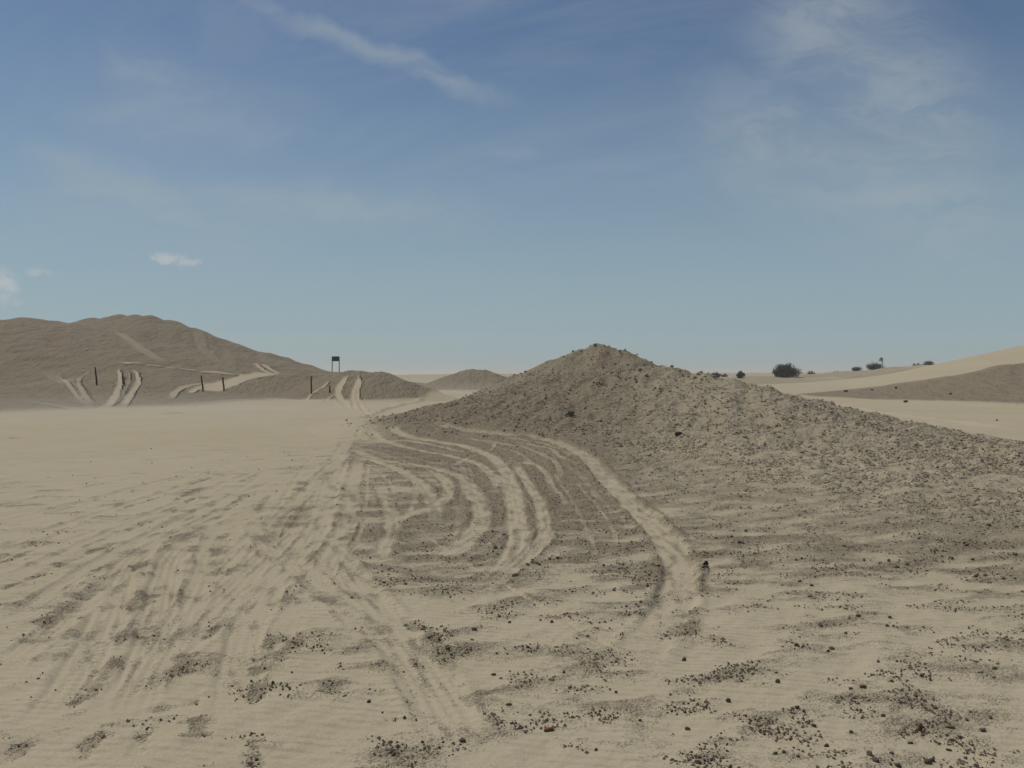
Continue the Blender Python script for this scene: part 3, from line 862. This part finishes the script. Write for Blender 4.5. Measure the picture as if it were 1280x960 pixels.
lst = [(549, 802, 5, 5), (536, 802, 5, 5), (561, 816, 5, 5), (564, 822, 5, 4), (590, 802, 7, 3), (621, 818, 4, 3), (617, 844, 7, 4), (624, 774, 5, 4), (637, 779, 5, 4), (636, 886, 10, 3),
       (461, 881, 7, 5), (506, 900, 6, 5), (478, 893, 4, 3), (314, 852, 4, 4), (341, 859, 6, 6), (365, 843, 4, 3), (972, 856, 8, 7), (1078, 863, 11, 6), (1063, 865, 7, 5), (995, 810, 7, 5),
       (1040, 814, 9, 5), (1035, 818, 6, 4), (1112, 774, 6, 4), (1073, 775, 7, 5), (1098, 830, 6, 4), (1114, 856, 6, 5), (1152, 849, 7, 5), (1163, 853, 6, 5), (859, 913, 9, 6), (855, 826, 8, 6),
       (910, 879, 8, 7), (1017, 909, 8, 6), (1033, 934, 8, 5), (950, 918, 5, 5), (996, 888, 8, 6), (1005, 892, 6, 5), (1064, 919, 6, 5), (1104, 899, 6, 5), (1138, 932, 9, 4), (1186, 940, 8, 4),
       (1200, 926, 6, 5), (1166, 956, 6, 6), (440, 748, 4, 3), (520, 830, 5, 4), (690, 780, 6, 5), (705, 845, 5, 4), (770, 868, 5, 4), (800, 905, 5, 4), (745, 940, 6, 4), (735, 815, 5, 3), (290, 858, 5, 3)]
for (u, v, w, h) in lst:
    zone, grp = ZONE(u)
    form = 'flat' if h / w < 0.55 else ('blocky' if h / w > 0.86 else 'rounded')
    stone_at(u, v, w, h, M_STONE, form + ' dark stone lying singly ' + zone, group=form + ' stones ' + grp, rz=rs.uniform(-.6, .6))
x, y = field(9000, 3.3, 9, 0.6)
zz_, G_, T_, O_, H_ = terrain(x, y, np.full(len(x), 0.03, np.float32))
pr = sstep(G_ + fbm(x, y, 0.5, 2, 140) * 0.5, 0.35, 0.8) * (1 - T_) * sstep(x / y, -0.3, 0.1)
keep = np.nonzero(rs.random(len(x)) < pr)[0][:150]
for i in keep:
    s = (0.009 + 0.011 * rs.random() ** 2) * (0.8 + 0.05 * y[i])
    stone(float(x[i]), float(y[i]), s, s * 0.8, s * 0.7, M_STONE, 'pebble-sized brown stone in a gravelly patch ' + ZONE(640 + FPX * x[i] / y[i])[0], group='little stones ' + ZONE(640 + FPX * x[i] / y[i])[1])
# rocks along the crest of the mound
for (u, v, w, h) in [(744, 431.5, 7, 5), (726, 437, 6, 5), (757, 433, 4, 5), (716, 441, 5, 4), (775, 440, 6, 4), (800, 461, 8, 6), (822, 457, 8, 5), (840, 458, 7, 5), (850, 462, 6, 4), (877, 467, 5, 5), (893, 472, 10, 6), (795, 476, 7, 5), (808, 470, 9, 6), (790, 481, 5, 5)]:
    stone_at(u, v + 1.0, w, h, M_CLOD, 'tan rock lodged along the rubbly crest of the mound', group='rocks on the mound crest')
for (u, v, w, h) in [(1057, 490, 9, 6), (1120, 486, 5, 5), (1132, 503, 7, 4), (1188, 493, 6, 4), (1246, 526, 4, 3), (1090, 488, 6, 4)]:
    stone_at(u, v, w, h, M_STONE, 'dark rock on the brown gravel bank', group='rocks on the gravel bank')

# ------------------------------------------------------------------ tubes, posts, sign
def tube(path, radii, sides=8):
    V, F = [], []
    for i, p in enumerate(path):
        p = np.array(p, float)
        t = np.array(path[min(i + 1, len(path) - 1)], float) - np.array(path[max(i - 1, 0)], float)
        t /= np.linalg.norm(t)
        u = np.cross(t, (0, 1, 0.01)) if abs(t[1]) < 0.9 else np.cross(t, (1, 0, 0))
        u /= np.linalg.norm(u); w = np.cross(t, u)
        for k in range(sides):
            a = 2 * math.pi * k / sides
            V.append(p + radii[i] * (math.cos(a) * u + math.sin(a) * w))
    for i in range(len(path) - 1):
        for k in range(sides):
            a, b = i * sides + k, i * sides + (k + 1) % sides
            F += [(a, b, b + sides), (a, b + sides, a + sides)]
    n = len(V)
    V += [path[0], path[-1]]
    for k in range(sides):
        F.append((k, n, (k + 1) % sides)); o = (len(path) - 1) * sides
        F.append((o + k, o + (k + 1) % sides, n + 1))
    return np.array(V, float), np.array(F)
def gz(x, y, c=0.15):
    return float(terrain(np.array([x]), np.array([y]), np.array([c], np.float32))[0][0])
POSTS = [(121, 480, 22, -2.0, 'leaning dark wooden post on the hill foot inside the looping tracks'),
         (154, 480, 11, -1.0, 'short dark wooden post on the hill foot between two climbing tracks'),
         (254, 489, 20, -2.5, 'thin dark wooden post at the edge of the sand ramp below the hill'),
         (280, 488, 17, -1.5, 'thin dark wooden post standing on the pale sand ramp'),
         (389, 492, 22, 0.4, 'tall thin wooden post in front of the low flat-topped mound'),
         (412, 491, 9, 0.5, 'stubby wooden post beside the tracks climbing the low mound')]
for (u, v, hpx, lean, lab) in POSTS:
    x, y = drop(u, v)
    h = hpx * y / FPX; l = lean * y / FPX
    rr = max(0.05, 0.0009 * y)
    path = [(0, 0, -0.3), (l * .3 + .01, 0, h * .3), (l * .6 - .015, .01, h * .65), (l, 0, h)]
    V, F = tube(path, [rr * 1.1, rr, rr * .92, rr * .8], 9)
    V[:, :2] += rs.normal(size=(len(V), 2)) * rr * 0.07
    o = link('wooden_post', mesh_np('wooden_post', V, tri=F), M_WOOD, label=lab, category='post', group='old fence posts')
    o.location = (x, y, gz(x, y))
# sign on two posts beyond the low mound
sx, sy = (419.5 - 640) / FPX * 112, 112.0
sg = link('sign', None, None, label='dark rectangular sign board on two slim steel posts behind the low mound', category='sign')
sg.location = (sx, sy, gz(sx, sy))
top = EYE + (HOR - 445.5) / FPX * 112 - sg.location.z
bw, bh = 9.6 / FPX * 112, 6.0 / FPX * 112
def box(x0, x1, y0, y1, z0, z1, bev=0.01):
    import bmesh
    bm = bmesh.new(); bmesh.ops.create_cube(bm, size=1)
    for q in bm.verts:
        q.co = ((x0 + x1) / 2 + q.co.x * (x1 - x0), (y0 + y1) / 2 + q.co.y * (y1 - y0), (z0 + z1) / 2 + q.co.z * (z1 - z0))
    bmesh.ops.bevel(bm, geom=bm.edges[:], offset=bev, segments=1, affect='EDGES')
    me = bpy.data.meshes.new('box'); bm.to_mesh(me); bm.free(); return me
link('board', box(-bw / 2, bw / 2, -0.03, 0.03, top - bh, top), M_BOARD, sg)
for s in (-1, 1):
    V, F = tube([(s * bw * .47, 0.065, -0.4), (s * bw * .46, 0.065, top * .5), (s * bw * .45, 0.065, top - 0.04)], [.055] * 3, 8)
    link('post', mesh_np('post', V, tri=F), M_METAL, sg)
for zc in (top - bh * .25, top - bh * .75):
    link('rail', box(-bw * .46, bw * .46, 0.03, 0.05, zc - .025, zc + .025, .004), M_METAL, sg)

# ------------------------------------------------------------------ desert bushes
def leaves(cent, n, size, rad):
    """n small leaf blades round the given points"""
    i = rs.integers(0, len(cent), n)
    d = rs.normal(size=(n, 3)); d /= np.linalg.norm(d, axis=1)[:, None]
    p = cent[i] + d * rad * rs.random((n, 1)) ** 0.5
    a = rs.normal(size=(n, 3)); a /= np.linalg.norm(a, axis=1)[:, None]
    b = np.cross(a, d); b /= np.linalg.norm(b, axis=1)[:, None] + 1e-6
    s = size * rs.uniform(0.6, 1.4, (n, 1))
    q = np.stack([p - a * s, p + b * s * .45, p + a * s, p - b * s * .45], 1).reshape(-1, 3)
    return q, np.arange(4 * n).reshape(n, 4)
def bush(u, v, wpx, hpx, Y, lab, mat=M_LEAF, n=2600, group='desert bushes on the far rise', flat=False):
    x = (u - 640) / FPX * Y
    w, h = wpx * Y / FPX / 2, hpx * Y / FPX
    root = link('bush', None, None, label=lab, category='bush', group=group)
    zb = gz(x, Y, 0.5)
    root.location = (x, Y, zb)
    want = EYE - (v - HOR) / FPX * Y
    h = max(h, want + hpx * Y / FPX - zb) if want > zb else h
    C, stems = [], []
    for k in range(16 if n > 1500 else 9):
        a = rs.uniform(0, 6.28); rr = w * math.sqrt((k + .5) / (16 if n > 1500 else 9)) * 0.85; a = k * 2.4
        top = h * (0.95 - 0.72 * (rr / w) ** 2) * rs.uniform(0.8, 1.05)
        e = (rr * math.cos(a) + 0.12 * w, rr * math.sin(a) * 0.8, top)
        b0 = (0.12 * w * math.cos(a), .12 * w * math.sin(a), -0.1)
        mid = tuple((b0[j] + e[j]) / 2 + rs.normal() * 0.05 * w for j in range(3))
        stems.append(tube([b0, mid, e], [0.035 * h, .022 * h, .008 * h], 5))
        for t in (0.45, 0.7, 0.9, 1.0):
            C.append([b0[j] + (e[j] - b0[j]) * t for j in range(3)])
    base = 0; VV, FF = [], []
    for V, F in stems:
        VV.append(V); FF.append(F + base); base += len(V)
    link('branches', mesh_np('branches', np.vstack(VV), tri=np.vstack(FF)), M_TWIG, root)
    q, f = leaves(np.array(C), n, 0.05 * h + 0.03, 0.30 * min(w, h * 1.6))
    q[:, 2] = np.maximum(q[:, 2], 0.02)
    link('foliage', mesh_np('foliage', q, quad=f), mat, root)
bush(980, 470, 38, 13.5, 150, 'big rounded dark bush on the far sand flat', n=5200)
bush(925, 471, 13, 7, 146, 'grey-green bush next to the big rounded bush', n=1600)
bush(894, 471, 14, 6.5, 150, 'bush just showing past the shoulder of the mound', n=1400)
bush(905, 469, 10, 3, 190, 'tiny dark bush on the skyline past the mound shoulder', n=700)
bush(1013, 467, 12, 3.5, 185, 'tiny dark bush on the skyline past the big rounded bush', n=800)
bush(1045, 466.5, 14, 3, 190, 'low wide bush on the skyline midway to the twin bushes', n=800)
bush(1070, 465, 16, 5, 170, 'smaller of the twin dark bushes on the skyline', n=1600)
bush(1092, 464, 25, 8, 172, 'larger of the twin dark bushes on the skyline', n=2600)
bush(1160, 456, 15, 4.5, 166, 'green shrub on top of the flat brown rise', M_LEAF2, 1600)
bush(1145, 457, 18, 2.5, 166, 'flat creeping green shrub on top of the brown rise', M_LEAF2, 1000)

# ------------------------------------------------------------------ wind-bent palm
def palm(u, v_top, v_base, Y):
    x = (u - 640) / FPX * Y
    zb = gz(x, Y, 1.0)
    root = link('palm_tree', None, None, label='tall thin palm with a small dark wind-swept crown on the skyline', category='palm tree')
    root.location = (x, Y, zb)
    H = EYE + (HOR - v_top) / FPX * Y - zb - 0.4
    path = [(0, 0, -.3), (.06, 0, H * .3), (.03, 0, H * .6), (-.12, 0, H * .85), (-.3, 0, H)]
    V, F = tube(path, [.20, .15, .12, .11, .12], 8)
    link('trunk', mesh_np('trunk', V, tri=F), M_TRUNK, root)
    tip = np.array(path[-1])
    VV, FF, base = [], [], 0
    for k in range(13):
        a = rs.uniform(0, 6.28)
        L = rs.uniform(1.2, 1.9); up = rs.uniform(0.2, 0.8)
        pts = []
        for t in np.linspace(0, 1, 7):
            pts.append(tip + np.array([math.cos(a) * L * t * 0.45 - 0.35 * t * t, math.sin(a) * L * t * .5, L * (up * t - (0.5 + up) * 1.25 * t * t)]))
        for i in range(6):
            p, q = pts[i], pts[i + 1]
            d = (q - p); s = np.cross(d, (0, 0, 1)); s /= np.linalg.norm(s) + 1e-6
            wd = 0.28 * math.sin(math.pi * (i + .6) / 7)
            for sg_ in (-1, 1):
                for j in range(3):
                    o = p + d * j / 3
                    e = o + s * sg_ * wd * 1.1 + d * .5 - np.array([0, 0, wd * .7])
                    VV += [o, o + d * .3, e]; FF.append((base, base + 1, base + 2)); base += 3
    link('crown', mesh_np('crown', np.array(VV), tri=np.array(FF)), M_FROND, root)
palm(1103, 445.5, 464, 260)

# ------------------------------------------------------------------ dusty air
def haze(name, x0, x1, y0, y1, z0, z1, density, lab):
    me = box(x0, x1, y0, y1, z0, z1, 0.0001)
    m = bpy.data.materials.new(name); m.use_nodes = True
    T = NT(m.node_tree); T.n.clear()
    o = T.node('ShaderNodeOutputMaterial'); v = T.node('ShaderNodeVolumePrincipled')
    v.inputs['Color'].default_value = (0.92, 0.91, 0.88, 1)
    v.inputs['Density'].default_value = density
    v.inputs['Anisotropy'].default_value = 0.2
    T.l.new(v.outputs[0], o.inputs['Volume'])
    return link(name, me, m, kind='stuff', label=lab, category='haze')
haze('haze', -15000, 15000, -15000, 15000, -6, 14, 0.0006, 'thin pale dust haze over the whole desert')

def dust(name, cx, cy, rx, ry, rz, density, lab, seed):
    """a low drift of blown dust: a flat closed lens of air, thick in the middle and thinning to nothing"""
    v, f = ico(3)
    v = v * np.array([rx, ry, rz])
    me = mesh_np(name, v, tri=f)
    m = bpy.data.materials.new(name); m.use_nodes = True
    T = NT(m.node_tree); T.n.clear()
    o = T.node('ShaderNodeOutputMaterial'); vol = T.node('ShaderNodeVolumePrincipled')
    vol.inputs['Color'].default_value = (0.93, 0.90, 0.85, 1)
    tcn = T.node('ShaderNodeTexCoord')
    mp = T.node('ShaderNodeMapping'); mp.inputs['Scale'].default_value = (1 / rx, 1 / ry, 1 / rz)
    T.l.new(tcn.outputs['Object'], mp.inputs['Vector'])
    ln = T.node('ShaderNodeVectorMath', operation='LENGTH'); T.l.new(mp.outputs[0], ln.inputs[0])
    mp2 = T.node('ShaderNodeMapping'); mp2.inputs['Scale'].default_value = (0.06, 0.16, 0.5); mp2.inputs['Location'].default_value = (seed, 0, 0)
    T.l.new(tcn.outputs['Object'], mp2.inputs['Vector'])
    nz = T.noise(mp2.outputs[0], 1.0, 2, 0.5)
    den = T.m('MULTIPLY', T.m('MULTIPLY', T.step(ln.outputs['Value'], 1.0, 0.15), T.step(nz, 0.32, 0.68)), density)
    T.l.new(den, vol.inputs['Density'])
    T.l.new(vol.outputs[0], o.inputs['Volume'])
    ob = link(name, me, m, kind='stuff', label=lab, category='dust')
    ob.location = (cx, cy, 0.0)
    return ob
dust('blown_dust', -17, 34, 17, 12, 1.1, 0.045, 'pale veil of blown dust over the sand plain below the hill', 3)
dust('blown_dust', -6, 74, 16, 14, 1.3, 0.040, 'pale veil of blown dust round the foot of the lone cone-shaped mound', 8)
